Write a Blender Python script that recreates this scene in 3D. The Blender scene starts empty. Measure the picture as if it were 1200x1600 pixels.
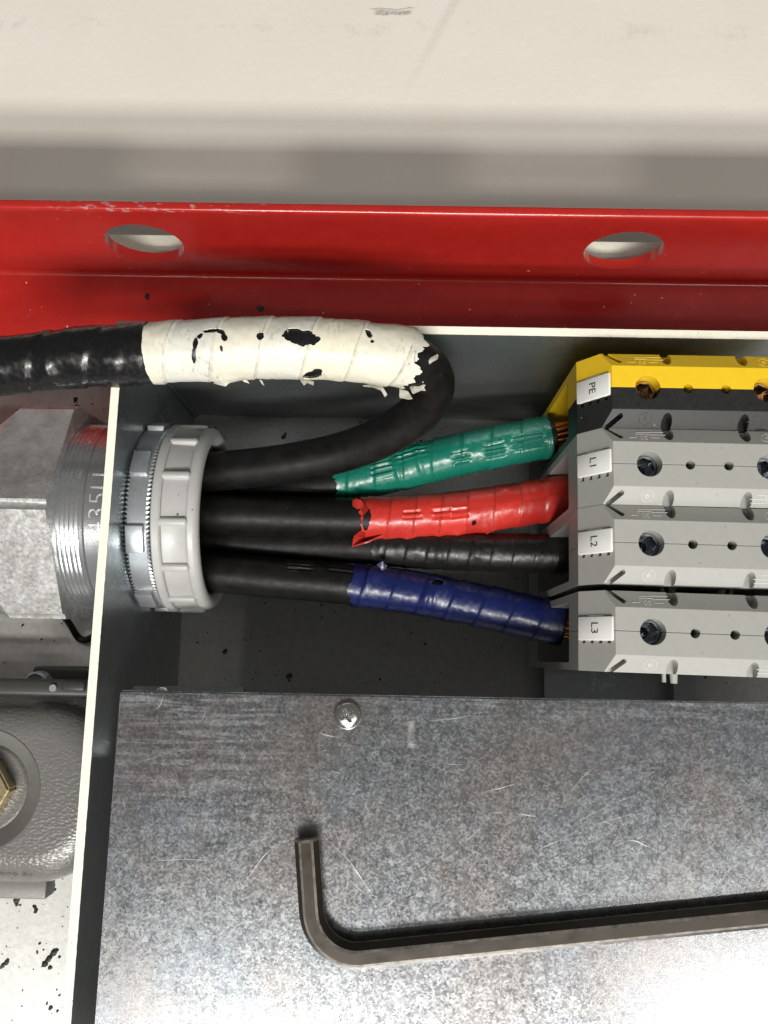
import bpy, bmesh, math, random
from mathutils import Vector, Matrix, noise
from math import sin, cos, pi, radians, sqrt, atan2
random.seed(7)
S = 0.001                       # everything below is modelled in millimetres
scn = bpy.context.scene
C = scn.collection

# ------------------------------------------------------------------ camera
ROT = Matrix(((0.9997655, -0.01846368, 0.01131559),
              (0.02011324, 0.98537137, -0.16922978),
              (-0.00802545, 0.16941769, 0.98551166)))
F, H = 1319.25, 283.0
cam = bpy.data.cameras.new('camera')
cam.sensor_fit = 'VERTICAL'; cam.sensor_height = 36; cam.sensor_width = 27
cam.lens = F/1600*36; cam.clip_start = 0.005; cam.clip_end = 50
co = bpy.data.objects.new('camera', cam); C.objects.link(co)
co.matrix_world = Matrix.Translation((0, 0, H*S)) @ ROT.to_4x4()
scn.camera = co

# ------------------------------------------------------------------ world and lamps (indoor close-up: ceiling tubes and an added low lamp)
w = bpy.data.worlds.new('World'); scn.world = w; w.use_nodes = True
bg = w.node_tree.nodes['Background']
bg.inputs[0].default_value = (1.0, 0.97, 0.93, 1); bg.inputs[1].default_value = 0.10
def tube_lamp(name, x, y, z, sx, sy, watt, col=(1, 0.97, 0.92)):
    l = bpy.data.lights.new(name, 'AREA'); l.shape = 'RECTANGLE'; l.size = sx; l.size_y = sy
    l.energy = watt; l.color = col
    o = bpy.data.objects.new(name, l); C.objects.link(o); o.location = (x, y, z)
    o.rotation_euler = (Vector((x, y, z)) - Vector((0, 0.03, 0))).to_track_quat('Z', 'X').to_euler()
    # keep the long side along world X
    zx = (Vector((x, y, z)) - Vector((0, 0.03, 0))).normalized(); xx = Vector((1, 0, 0)); yy = zx.cross(xx).normalized(); xx = yy.cross(zx)
    o.rotation_euler = Matrix((xx, yy, zx)).transposed().to_euler()
tube_lamp('ceiling_tube_rear', 0.05, -1.09, 1.6, 1.0, 0.09, 17.5)
tube_lamp('ceiling_tube_far', 0.05, -1.27, 1.6, 1.0, 0.09, 19.0)
tube_lamp('ceiling_tube_left', -0.37, -0.80, 1.6, 0.66, 0.05, 2.6)
tube_lamp('ceiling_tube_right', 0.86, -0.66, 1.6, 0.72, 0.06, 4.2)
tube_lamp('low_fill_light', 0.25, -2.60, 1.25, 1.1, 0.8, 19.0, (1, .985, .96))  # unseen low lamp, added to brighten the nut and the slopes facing it
scn.view_settings.view_transform = 'Standard'
scn.view_settings.look = 'None'
scn.view_settings.exposure = 0.22
scn.view_settings.gamma = 1.0
scn.view_settings.use_curve_mapping = False

# ------------------------------------------------------------------ measuring helpers
def ray(px, py): return ROT @ Vector(((px-600)/F, -(py-800)/F, -1.0))
def at(px, py, z):
    d = ray(px, py); t = (z-H)/d.z
    return Vector((0, 0, H)) + d*t
RT = ROT.transposed()
def proj(v):
    c = RT @ (Vector(v) - Vector((0, 0, H)))
    return 600 + F*c.x/-c.z, 800 - F*c.y/-c.z

# ------------------------------------------------------------------ materials
class NT:
    def __init__(s, name):
        s.m = bpy.data.materials.new(name); s.m.use_nodes = True
        s.t = s.m.node_tree; s.n = s.t.nodes; s.b = s.n['Principled BSDF']
        tc = s.n.new('ShaderNodeTexCoord'); mp = s.n.new('ShaderNodeMapping')
        mp.inputs['Scale'].default_value = (1000, 1000, 1000)
        s.t.links.new(tc.outputs['Object'], mp.inputs[0]); s.co = mp.outputs[0]
        s.uv = tc.outputs['UV']
    def l(s, a, b): s.t.links.new(a, b)
    def scaled(s, sc, rot=(0, 0, 0), src=None):
        mp = s.n.new('ShaderNodeMapping'); mp.inputs['Scale'].default_value = sc; mp.inputs['Rotation'].default_value = rot
        s.l(src or s.co, mp.inputs[0]); return mp.outputs[0]
    def noise(s, scale, detail=3, rough=.55, co=None, dist=0):
        n = s.n.new('ShaderNodeTexNoise'); n.inputs['Scale'].default_value = scale
        n.inputs['Detail'].default_value = detail; n.inputs['Roughness'].default_value = rough
        n.inputs['Distortion'].default_value = dist
        s.l(co or s.co, n.inputs['Vector']); return n.outputs[0]
    def vor(s, scale, co=None, out='Distance', feat='F1'):
        n = s.n.new('ShaderNodeTexVoronoi'); n.feature = feat; n.inputs['Scale'].default_value = scale
        s.l(co or s.co, n.inputs['Vector']); return n.outputs[out], n.outputs['Color'] if feat == 'F1' else None
    def ramp(s, v, a, b, lo=0., hi=1.):
        n = s.n.new('ShaderNodeMapRange'); n.inputs[1].default_value = a; n.inputs[2].default_value = b
        n.inputs[3].default_value = lo; n.inputs[4].default_value = hi; n.clamp = True
        s.l(v, n.inputs[0]); return n.outputs[0]
    def math(s, op, a, b=None):
        n = s.n.new('ShaderNodeMath'); n.operation = op
        for i, v in enumerate((a, b)):
            if v is None: continue
            if isinstance(v, (int, float)): n.inputs[i].default_value = v
            else: s.l(v, n.inputs[i])
        return n.outputs[0]
    def mix(s, f, a, b):
        n = s.n.new('ShaderNodeMix'); n.data_type = 'RGBA'
        if isinstance(f, (int, float)): n.inputs[0].default_value = f
        else: s.l(f, n.inputs[0])
        for i, v in ((6, a), (7, b)):
            if isinstance(v, tuple): n.inputs[i].default_value = (*v, 1)
            else: s.l(v, n.inputs[i])
        return n.outputs[2]
    def bump(s, h, strength=.3, dist=.1):
        n = s.n.new('ShaderNodeBump'); n.inputs['Strength'].default_value = strength
        n.inputs['Distance'].default_value = dist*S
        s.l(h, n.inputs['Height'])
        s.l(n.outputs[0], s.b.inputs['Normal']); return n
    def bevel(s, r=.25):
        n = s.n.new('ShaderNodeBevel'); n.samples = 3; n.inputs['Radius'].default_value = r*S
        s.l(n.outputs[0], s.b.inputs['Normal']); return n.outputs[0]
    def specks(s, scale, size=.16, keep=.75, co=None):
        d, c = s.vor(scale, co)
        sx = s.n.new('ShaderNodeSeparateColor'); s.l(c, sx.inputs[0])
        r = s.ramp(sx.outputs[0], keep, 1., 0., size)
        return s.math('GREATER_THAN', r, d)
    def set(s, base=None, metal=None, rough=None, spec=None, coat=None):
        for k, v in (('Base Color', base), ('Metallic', metal), ('Roughness', rough), ('Specular IOR Level', spec), ('Coat Weight', coat)):
            if v is None: continue
            if isinstance(v, tuple): s.b.inputs[k].default_value = (*v, 1)
            elif isinstance(v, (int, float)): s.b.inputs[k].default_value = v
            else: s.l(v, s.b.inputs[k])
        return s.m

def m_galv(name, tone=1., streak=0.0, rough=(.34, .52), metal=.92, specks=0, tint=(1, 1.0, 1.02)):
    t = NT(name)
    g = t.noise(2.2, 4, .75)                       # fine grain
    big = t.noise(.035, 3, .6)
    vo, vc = t.vor(.75); sx = t.n.new('ShaderNodeSeparateColor'); t.l(vc, sx.inputs[0])
    st = t.noise(1., 4, .7, t.scaled((.09, 2.6, 1)))
    f = t.math('ADD', t.ramp(g, .3, .7, 0, .7), t.math('MULTIPLY', sx.outputs[0], .3))
    if streak:
        msk = t.ramp(t.noise(.03, 2, .5, t.scaled((1, 1.3, 1))), .42, .6, .15, 1)
        f = t.math('ADD', f, t.math('MULTIPLY', t.math('MULTIPLY', t.ramp(st, .42, .68, -.5, .7), msk), streak))
    lo = tuple(.40*tone*c for c in tint); hi = tuple(.66*tone*c for c in tint)
    col = t.mix(f, lo, hi)
    col = t.mix(t.ramp(big, .42, .66, 0, .30), col, (.50*tone, .455*tone, .43*tone))
    rg = t.math('ADD', t.ramp(f, 0, 1, rough[1], rough[0]), t.ramp(big, .35, .7, -.06, .06))
    if specks:
        k = t.specks(.9, .26, .86); k2 = t.specks(.30, .16, .84)
        k = t.math('MAXIMUM', k, k2)
        col = t.mix(k, col, (.02, .02, .018)); mt = t.math('MULTIPLY', t.math('SUBTRACT', 1, k), metal)
        t.set(metal=mt)
    else: t.set(metal=metal)
    t.bump(t.math('ADD', g, t.math('MULTIPLY', st, .8 if streak else .2)), .22, .05)
    return t.set(col, None, rg)

def m_plain(name, base, rough=.45, metal=0., spec=.5, nscale=.6, namt=.12, bumps=0, bumpscale=3., specks=None, coat=None, bevel=None, roughvar=.12):
    t = NT(name)
    n = t.noise(nscale, 4, .6)
    col = t.mix(t.ramp(n, .3, .7), tuple(c*(1-namt) for c in base), tuple(min(1, c*(1+namt)) for c in base))
    if specks:
        sc, size, keep, sc_col = specks
        col = t.mix(t.specks(sc, size, keep), col, sc_col)
    if bevel: t.bevel(bevel)
    if bumps:
        bn = t.bump(t.noise(bumpscale, 3, .6), bumps, .12)
        if bevel:
            bv = t.n.new('ShaderNodeBevel'); bv.samples = 3; bv.inputs['Radius'].default_value = bevel*S
            t.l(bv.outputs[0], bn.inputs['Normal'])
    return t.set(col, metal, t.ramp(t.noise(nscale*2.3, 3), .3, .7, rough-roughvar/2, rough+roughvar/2), spec, coat)

def m_tape(name, base, alt, pitch, rough=.3, dirt=0., seam=.5, dirtcol=(.03, .028, .025)):
    """wrapped tape: the UV runs in millimetres along the cable (u) and in turns around it (v)"""
    t = NT(name)
    sp = t.n.new('ShaderNodeSeparateXYZ'); t.l(t.uv, sp.inputs[0])
    ph = t.math('ADD', t.math('DIVIDE', sp.outputs[0], pitch), sp.outputs[1])
    fr = t.math('FRACT', ph); idx = t.math('FLOOR', ph)
    wn = t.n.new('ShaderNodeTexWhiteNoise'); wn.noise_dimensions = '1D'; t.l(idx, wn.inputs['W'])
    col = t.mix(wn.outputs[0], base, alt)
    n = t.noise(.5, 5, .65)
    col = t.mix(t.ramp(n, .35, .75, 0, .25), col, tuple(c*.8 for c in base))
    line = t.math('LESS_THAN', t.math('ADD', fr, t.ramp(t.noise(.8, 3), .3, .7, -.02, .02)), .035)
    line = t.math('MULTIPLY', line, t.ramp(t.noise(.22, 3), .4, .6, .25, 1))
    col = t.mix(t.math('MULTIPLY', line, seam), col, tuple(c*.2 for c in base))
    if dirt:
        d = t.math('MULTIPLY', t.ramp(t.noise(.8, 6, .7, t.scaled((1.6, .7, .7), (0, 0, .5))), .53, .74), t.ramp(t.noise(.15, 4), .49, .64))
        col = t.mix(t.math('MULTIPLY', d, dirt), col, dirtcol)
    t.bump(t.math('ADD', t.noise(.9, 2, .5), t.math('MULTIPLY', line, -1.)), .16, .16)
    return t.set(col, 0, t.ramp(t.noise(.9, 3), .3, .7, rough-.07, rough+.12), .5)

M = {}
t = NT('brushed_zinc_sheet')
g = t.noise(1.6, 4, .8); g2 = t.noise(.4, 4, .7); big = t.noise(.03, 3, .55)
def cellr(sc):
    vo, vc = t.vor(sc); sx = t.n.new('ShaderNodeSeparateColor'); t.l(vc, sx.inputs[0]); return sx.outputs[0]
c1, c2 = cellr(4.2), cellr(2.3)
gx = t.n.new('ShaderNodeSeparateXYZ'); t.l(t.co, gx.inputs[0])
st = t.noise(1., 2, .6, t.scaled((.055, .80, 1)), .8)
msk = t.math('MULTIPLY', t.ramp(gx.outputs[0], 24, 62, 1, 0), t.ramp(gx.outputs[1], -36, -12, .1, 1))
msk = t.math('MAXIMUM', msk, t.ramp(gx.outputs[1], -11, -1, 0, .55))
msk = t.math('MULTIPLY', msk, t.ramp(t.noise(.10, 3), .30, .5, .3, 1))
f = t.math('ADD', t.math('ADD', t.math('MULTIPLY', c1, .26), t.math('MULTIPLY', c2, .14)), t.ramp(g2, .3, .7, .04, .26))
f = t.math('ADD', f, t.ramp(g, .60, .72, 0, .30))
f = t.math('ADD', f, t.math('MULTIPLY', t.ramp(st, .46, .60, -.14, .55), msk))
col = t.mix(f, (.13, .14, .15), (.66, .69, .72))
col = t.mix(t.ramp(big, .46, .62, 0, .5), col, (.34, .30, .285))
col = t.mix(t.ramp(t.noise(.045, 3, .6, t.scaled((1, 1, 1), (0, 0, 1))), .5, .68, 0, .35), col, (.29, .335, .39))
t.bump(t.math('ADD', t.math('ADD', t.math('MULTIPLY', c1, .4), t.math('MULTIPLY', g, .4)), t.math('MULTIPLY', t.math('MULTIPLY', st, msk), .8)), .10, .05)
M['cover'] = t.set(col, .88, t.math('ADD', t.ramp(c2, 0, 1, .20, .30), t.ramp(g2, .3, .7, -.03, .03)))
M['wall'] = m_galv('dull_zinc_wall', .80, .3, (.27, .40), .88, tint=(.90, 1.0, 1.02))
M['boxfloor'] = m_galv('dusty_zinc_floor', .55, .0, (.42, .56), .38, 1, tint=(1, 1, .95))
M['plate'] = m_galv('speckled_zinc_plate', 1.0, .0, (.34, .48), .15, 1, tint=(1, 1, .96))
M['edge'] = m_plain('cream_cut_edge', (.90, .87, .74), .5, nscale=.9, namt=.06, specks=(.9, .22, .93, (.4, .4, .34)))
M['zinc'] = m_galv('zinc_fitting', 1.0, .0, (.20, .32), .82, tint=(.96, 1, 1.03))
t = NT('cast_nut_metal'); n1 = t.noise(.22, 5, .7); n2 = t.noise(.9, 3, .6); n3 = t.noise(3., 2, .5)
t.bump(t.math('ADD', n1, t.math('ADD', n2, t.math('MULTIPLY', n3, .3))), .26, .16)
M['nut'] = t.set(t.mix(t.ramp(n1, .35, .65), (.52, .51, .49), (.78, .785, .78)), .70, t.ramp(n2, .3, .7, .22, .40))
M['dullzinc'] = m_galv('dull_zinc_nut', .85, .0, (.28, .42), .6, tint=(.93, 1, 1.06))
M['gplastic'] = m_plain('bushing_plastic', (.43, .43, .42), .36, namt=.04, specks=(.5, .18, .86, (.12, .12, .11)), bevel=.35, bumps=.04)
M['tgrey'] = m_plain('terminal_grey', (.35, .353, .33), .46, namt=.03, specks=(.62, .17, .80, (.17, .165, .15)), bevel=.18, bumps=.05, bumpscale=5)
M['tyellow'] = m_plain('terminal_yellow', (.80, .53, .016), .42, namt=.03, specks=(.35, .16, .86, (.3, .2, .03)), bevel=.18, bumps=.05, bumpscale=5)
M['tblack'] = m_plain('terminal_black', (.016, .017, .016), .42, namt=.2, specks=(.5, .12, .85, (.3, .3, .28)), bevel=.18, bumps=.06, bumpscale=5)
M['tag'] = m_plain('white_tag', (.80, .80, .775), .42, namt=.02, specks=(.6, .2, .88, (.3, .28, .25)), bevel=.2)
M['ink'] = m_plain('black_ink', (.02, .02, .02), .6)
M['emboss'] = m_plain('terminal_emboss', (.52, .52, .49), .42, namt=.03)
M['embossy'] = m_plain('yellow_emboss', (.9, .66, .08), .42, namt=.03)
M['embossd'] = m_plain('black_emboss', (.03, .03, .03), .6, namt=.03)
M['screwdark'] = m_plain('blued_steel', (.34, .37, .41), .20, 1., namt=.3, nscale=1.2)
M['screwwarm'] = m_plain('yellow_tinted_steel', (.40, .30, .22), .22, 1., namt=.08, nscale=1.2)  # reflection of the yellow housing painted in as a coppery tint
M['screw'] = m_plain('bright_zinc_screw', (.74, .74, .72), .24, 1., namt=.06, nscale=1.2)
M['copper'] = m_plain('copper_wire', (.62, .26, .12), .32, 1., namt=.2, nscale=1.)
M['rubber'] = m_plain('cable_rubber', (.0075, .0073, .007), .46, spec=.22, namt=.5, nscale=.25, bumps=.12, bumpscale=1.8, specks=(.5, .10, .9, (.06, .058, .055)))
M['btape'] = m_tape('black_tape', (.006, .006, .0065), (.008, .008, .0085), 9., .27, 0, .5)
M['bdirt'] = m_tape('worn_black_tape', (.007, .007, .007), (.010, .0095, .009), 6., .36, .12, .6, (.10, .095, .09))
M['wtape'] = m_tape('white_tape', (.74, .695, .545), (.67, .67, .61), 11., .36, 1., .45, (.10, .085, .07))
M['gtape'] = m_tape('green_tape', (.006, .145, .098), (.009, .165, .115), 8.5, .26, .15, .4)
M['rtape'] = m_tape('red_tape', (.64, .042, .030), (.46, .024, .017), 7.5, .30, .3, .6, (.12, .01, .01))
M['utape'] = m_tape('blue_tape', (.0045, .0105, .082), (.0055, .013, .095), 8.5, .32, .15, .4)
M['key'] = m_plain('black_oxide_steel', (.046, .038, .030), .33, .5, namt=.12, nscale=.12, bumps=.03, bumpscale=2.5)
M['keyglint'] = m_plain('steel_edge_glint', (.34, .31, .27), .4, .6, namt=.5, nscale=.5)  # paler steel for the bevels, ridge highlight painted into the colour
M['brass'] = m_plain('dull_brass', (.40, .33, .20), .38, .9, namt=.25, nscale=.8, bumps=.15)
M['crumb'] = m_plain('rubber_crumb', (.014, .013, .012), .6, namt=.4)
M['greencrumb'] = m_plain('green_crumb', (.008, .09, .05), .5, namt=.3)
M['wire'] = m_plain('black_wire', (.012, .012, .012), .4)
M['connshade'] = m_plain('connector_shaded_grey', (.034, .034, .032), .42, namt=.08, bumps=.08)  # darker copy of the connector grey, lack of light painted in
M['castletter'] = m_plain('cast_letter_grey', (.24, .235, .22), .35, namt=.08)  # highlights on the cast letters painted as a lighter grey
M['conn2'] = m_plain('connector_smooth_grey', (.155, .152, .143), .42, namt=.08, bumps=.08)
t = NT('connector_textured_grey'); v, _ = t.vor(.80, t.scaled((1, 1.5, 1))); n = t.noise(1.5, 2)
h = t.math('ADD', t.ramp(v, 0, .75, 1, 0), t.math('MULTIPLY', n, .5)); t.bump(h, .22, .4)
M['conn'] = t.set(t.mix(t.ramp(n, .3, .7), (.15, .148, .138), (.165, .162, .152)), 0, .27, .6)
t = NT('red_gloss_paint'); n = t.noise(.18, 4, .6)
sp = t.specks(.12, .10, .85)
col = t.mix(t.ramp(n, .3, .7), (.40, .017, .013), (.45, .021, .016)); col = t.mix(sp, col, (.6, .35, .3))
# rubbed and chipped paint along the top edge
gx = t.n.new('ShaderNodeSeparateXYZ'); t.l(t.co, gx.inputs[0])
xm = t.math('MULTIPLY', t.ramp(gx.outputs[0], -105, -85), t.ramp(gx.outputs[0], -45, -25, 1, 0))
zm = t.ramp(gx.outputs[2], 63.3, 64.6)
ch = t.math('MULTIPLY', t.math('MULTIPLY', xm, zm), t.math('GREATER_THAN', t.noise(.9, 5, .7, t.scaled((.35, 1, 1))), .57))
col = t.mix(ch, col, t.mix(t.noise(.5), (.16, .10, .12), (.62, .30, .28)))
t.bump(t.noise(.35, 2), .05, .3)
M['red'] = t.set(col, 0, t.ramp(n, .3, .7, .20, .28), .5, .25)
t = NT('cream_painted_floor'); n = t.noise(.30, 4, .55); n2 = t.noise(.02, 3)
col = t.mix(t.ramp(n2, .35, .65), (.885, .825, .745), (.905, .85, .775))
gx = t.n.new('ShaderNodeSeparateXYZ'); t.l(t.co, gx.inputs[0])
def band(v, c, hw, soft): return t.math('MULTIPLY', t.ramp(v, c-hw-soft, c-hw+soft), t.ramp(v, c+hw-soft, c+hw+soft, 1, 0))
s0 = at(614, 20, -75); s1 = at(614, 15, -75)
wob = t.math('ADD', gx.outputs[1], t.ramp(t.noise(.15, 3), .3, .7, -.7, .7))
sc1 = t.math('MULTIPLY', band(gx.outputs[0], s0.x, 8.6, 1.0), band(wob, s0.y+.3, 1.2, .5))
sc1 = t.math('MULTIPLY', sc1, t.ramp(t.noise(1.1, 5, .8), .35, .62, .1, .75))
sc2 = t.math('MULTIPLY', band(gx.outputs[0], s0.x-.5, 10, 1.5), band(t.math('SUBTRACT', wob, t.math('MULTIPLY', t.math('SUBTRACT', gx.outputs[0], s0.x), .04)), s1.y+.6, .25, .25))
p0, p1 = at(712, 0, -75), at(625, 160, -75)
k = (p1.x-p0.x)/(p1.y-p0.y)
lx = t.math('SUBTRACT', t.math('SUBTRACT', gx.outputs[0], p0.x), t.math('MULTIPLY', t.math('SUBTRACT', gx.outputs[1], p0.y), k))
sc3 = t.math('MULTIPLY', band(lx, 0, 2.2, 1.6), t.ramp(gx.outputs[1], p1.y-6, p0.y-8, 0, .14))
sc3 = t.math('MULTIPLY', sc3, t.ramp(t.noise(.7, 4), .3, .6, .5, 1))
msk = t.math('MAXIMUM', t.math('MAXIMUM', sc1, t.math('MULTIPLY', sc2, .6)), sc3)
sp = t.math('MULTIPLY', t.specks(.035, .035, .8), .5)
dl = at(200, 40, -75)
sm = t.math('MULTIPLY', t.math('MULTIPLY', band(gx.outputs[1], dl.y, 2.5, 4), t.ramp(t.noise(.09, 5, .7), .52, .7)), .25)
msk = t.math('MAXIMUM', t.math('MAXIMUM', msk, sp), sm)
col = t.mix(msk, col, (.10, .095, .09))
t.bump(n, .30, .6)
M['cream'] = t.set(col, 0, t.ramp(n, .3, .7, .42, .55), .4)

# ------------------------------------------------------------------ mesh helpers
def link(o, parent=None):
    C.objects.link(o)
    if parent is not None: o.parent = parent
    return o
def obj(name, bm, mat, parent=None, smooth=35, local=False, kind=None, recalc=True):
    """one mesh object from a bmesh in world millimetres"""
    off = Vector((0, 0, 0))
    if parent is not None and not local:
        p = parent
        while p is not None: off += p.location; p = p.parent
    if recalc: bmesh.ops.recalc_face_normals(bm, faces=bm.faces)
    for v in bm.verts: v.co = v.co*S - off
    me = bpy.data.meshes.new(name); bm.to_mesh(me); bm.free()
    for m in (mat if isinstance(mat, (list, tuple)) else [mat]): me.materials.append(M[m] if isinstance(m, str) else m)
    if smooth:
        me.shade_smooth(); me.set_sharp_from_angle(angle=radians(smooth))
    o = bpy.data.objects.new(name, me); link(o, parent)
    if kind: o['kind'] = kind
    return o
def thing(name, label, cat, loc=(0, 0, 0), rz=0, group=None):
    o = bpy.data.objects.new(name, None); o.empty_display_size = .01
    o.location = Vector(loc)*S; o.rotation_euler = (0, 0, rz); link(o)
    return tag(o, label, cat, group)
def tag(o, label, cat, group=None):
    o['label'] = label; o['category'] = cat
    if group: o['group'] = group
    return o
def box(bm, a, b, bev=0, seg=2, rot=None, mi=0):
    a, b = Vector(a), Vector(b)
    m = Matrix.Translation((a+b)/2)
    if rot is not None: m = m @ rot
    r = bmesh.ops.create_cube(bm, size=1, matrix=m @ Matrix.Diagonal((*[abs(x) for x in (b-a)], 1)))
    vs = r['verts']; fs = {f for v in vs for f in v.link_faces}
    for f in fs: f.material_index = mi
    if bev:
        es = {e for v in vs for e in v.link_edges}
        bmesh.ops.bevel(bm, geom=list(es), offset=bev, segments=seg, affect='EDGES', profile=.5)
def cyl(bm, c, r, h, axis='z', n=32, r2=None, scale=(1, 1)):
    R = {'z': Matrix(), 'x': Matrix.Rotation(pi/2, 4, 'Y'), 'y': Matrix.Rotation(-pi/2, 4, 'X')}[axis]
    return bmesh.ops.create_cone(bm, cap_ends=True, segments=n, radius1=r, radius2=r if r2 is None else r2, depth=h,
                          matrix=Matrix.Translation(c) @ R @ Matrix.Diagonal((scale[0], scale[1], 1, 1)))
def lathe(bm, prof, c, axis='x', n=96, rfun=None, close=True):
    """prof: (along, radius) pairs; closed ring profile if close"""
    rings = []
    for (a, r) in prof:
        ring = []
        for k in range(n):
            th = 2*pi*k/n; rr = r if rfun is None else rfun(a, r, th)
            if axis == 'x': p = Vector((a, rr*sin(th), rr*cos(th)))
            else: p = Vector((rr*sin(th), rr*cos(th), a))
            ring.append(bm.verts.new(Vector(c)+p))
        rings.append(ring)
    if not close:
        bm.faces.new(rings[0]); bm.faces.new(rings[-1])
    m = len(rings)
    for i in range(m if close else m-1):
        A, B = rings[i], rings[(i+1) % m]
        for k in range(n): bm.faces.new((A[k], A[(k+1) % n], B[(k+1) % n], B[k]))
    return rings
def boolean(bm, cutters, op='DIFFERENCE'):
    bmesh.ops.recalc_face_normals(bm, faces=bm.faces)
    me = bpy.data.meshes.new('tmp'); bm.to_mesh(me); bm.free()
    o = bpy.data.objects.new('tmp', me); C.objects.link(o); tmp = []
    for cb in cutters:
        bmesh.ops.recalc_face_normals(cb, faces=cb.faces)
        cm = bpy.data.meshes.new('cut'); cb.to_mesh(cm); cb.free()
        c = bpy.data.objects.new('cut', cm); C.objects.link(c); tmp.append(c)
        md = o.modifiers.new('b', 'BOOLEAN'); md.operation = op; md.object = c; md.solver = 'EXACT'
    dg = bpy.context.evaluated_depsgraph_get(); dg.update()
    ev = o.evaluated_get(dg); r = bpy.data.meshes.new_from_object(ev)
    out = bmesh.new(); out.from_mesh(r)
    for x in tmp+[o]:
        d = x.data; bpy.data.objects.remove(x); bpy.data.meshes.remove(d)
    bpy.data.meshes.remove(r)
    return out
def extrude_poly(bm, pts, dirv):
    """pts: list of Vector (planar polygon), extruded by dirv"""
    a = [bm.verts.new(p) for p in pts]; b = [bm.verts.new(Vector(p)+Vector(dirv)) for p in pts]
    n = len(pts)
    bm.faces.new(a[::-1]); bm.faces.new(b)
    for i in range(n): bm.faces.new((a[i], a[(i+1) % n], b[(i+1) % n], b[i]))
def text_bm(s, size, depth=.06, weight=0.):
    cu = bpy.data.curves.new('t', 'FONT'); cu.body = s; cu.size = size; cu.align_x = 'CENTER'; cu.align_y = 'CENTER'
    cu.extrude = depth; cu.offset = weight; cu.resolution_u = 3
    o = bpy.data.objects.new('t', cu); C.objects.link(o)
    dg = bpy.context.evaluated_depsgraph_get(); dg.update()
    me = bpy.data.meshes.new_from_object(o.evaluated_get(dg)); bm = bmesh.new(); bm.from_mesh(me)
    bpy.data.objects.remove(o); bpy.data.curves.remove(cu); bpy.data.meshes.remove(me)
    return bm
def xform(bm, m):
    for v in bm.verts: v.co = m @ v.co
    return bm
def basis(x, y, z): return Matrix((x, y, z)).transposed().to_4x4()
def merge(dst, src):
    me = bpy.data.meshes.new('m'); src.to_mesh(me); src.free(); dst.from_mesh(me); bpy.data.meshes.remove(me)
def catmull(pts, ds):
    P = [Vector(p) for p in pts]; P = [P[0]*2-P[1]] + P + [P[-1]*2-P[-2]]
    dense = []
    for i in range(1, len(P)-2):
        p0, p1, p2, p3 = P[i-1:i+3]
        for k in range(40):
            t = k/40
            dense.append(.5*((2*p1)+(-p0+p2)*t+(2*p0-5*p1+4*p2-p3)*t*t+(-p0+3*p1-3*p2+p3)*t**3))
    dense.append(P[-2])
    out = [dense[0]]; acc = 0; nxt = ds
    for a, b in zip(dense, dense[1:]):
        L = (b-a).length
        while acc+L >= nxt: out.append(a.lerp(b, (nxt-acc)/L)); nxt += ds
        acc += L
    return out
class Path:
    def __init__(s, pts, ds=.4):
        s.ds = ds; s.p = catmull(pts, ds); n = len(s.p)
        s.t = [((s.p[min(i+1, n-1)]-s.p[max(i-1, 0)]).normalized()) for i in range(n)]
        up = Vector((0, 0, 1)); s.u = []
        u = (up - s.t[0]*up.dot(s.t[0])).normalized()
        for i in range(n):
            u = (u - s.t[i]*u.dot(s.t[i])).normalized(); s.u.append(u.copy())
        s.v = [s.t[i].cross(s.u[i]) for i in range(n)]; s.L = (n-1)*ds
    def frame(s, x):
        x = min(max(x/s.ds, 0), len(s.p)-1.001); i = int(x); f = x-i
        return s.p[i].lerp(s.p[i+1], f), s.t[i].lerp(s.t[i+1], f), s.u[i].lerp(s.u[i+1], f), s.v[i].lerp(s.v[i+1], f)
    def point(s, x, th, r):
        p, t, u, v = s.frame(x); return p + (u*cos(th)+v*sin(th))*r
    def s_at(s, px, py=None, lo=0, hi=1e9):
        best = (1e9, 0)
        for i in range(len(s.p)):
            if not lo <= i*s.ds <= hi: continue
            q = proj(s.p[i]); d = abs(q[0]-px) if py is None else math.hypot(q[0]-px, q[1]-py)
            best = min(best, (d, i*s.ds))
        return best[1]
CAMP = Vector((0, 0, H))
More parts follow.
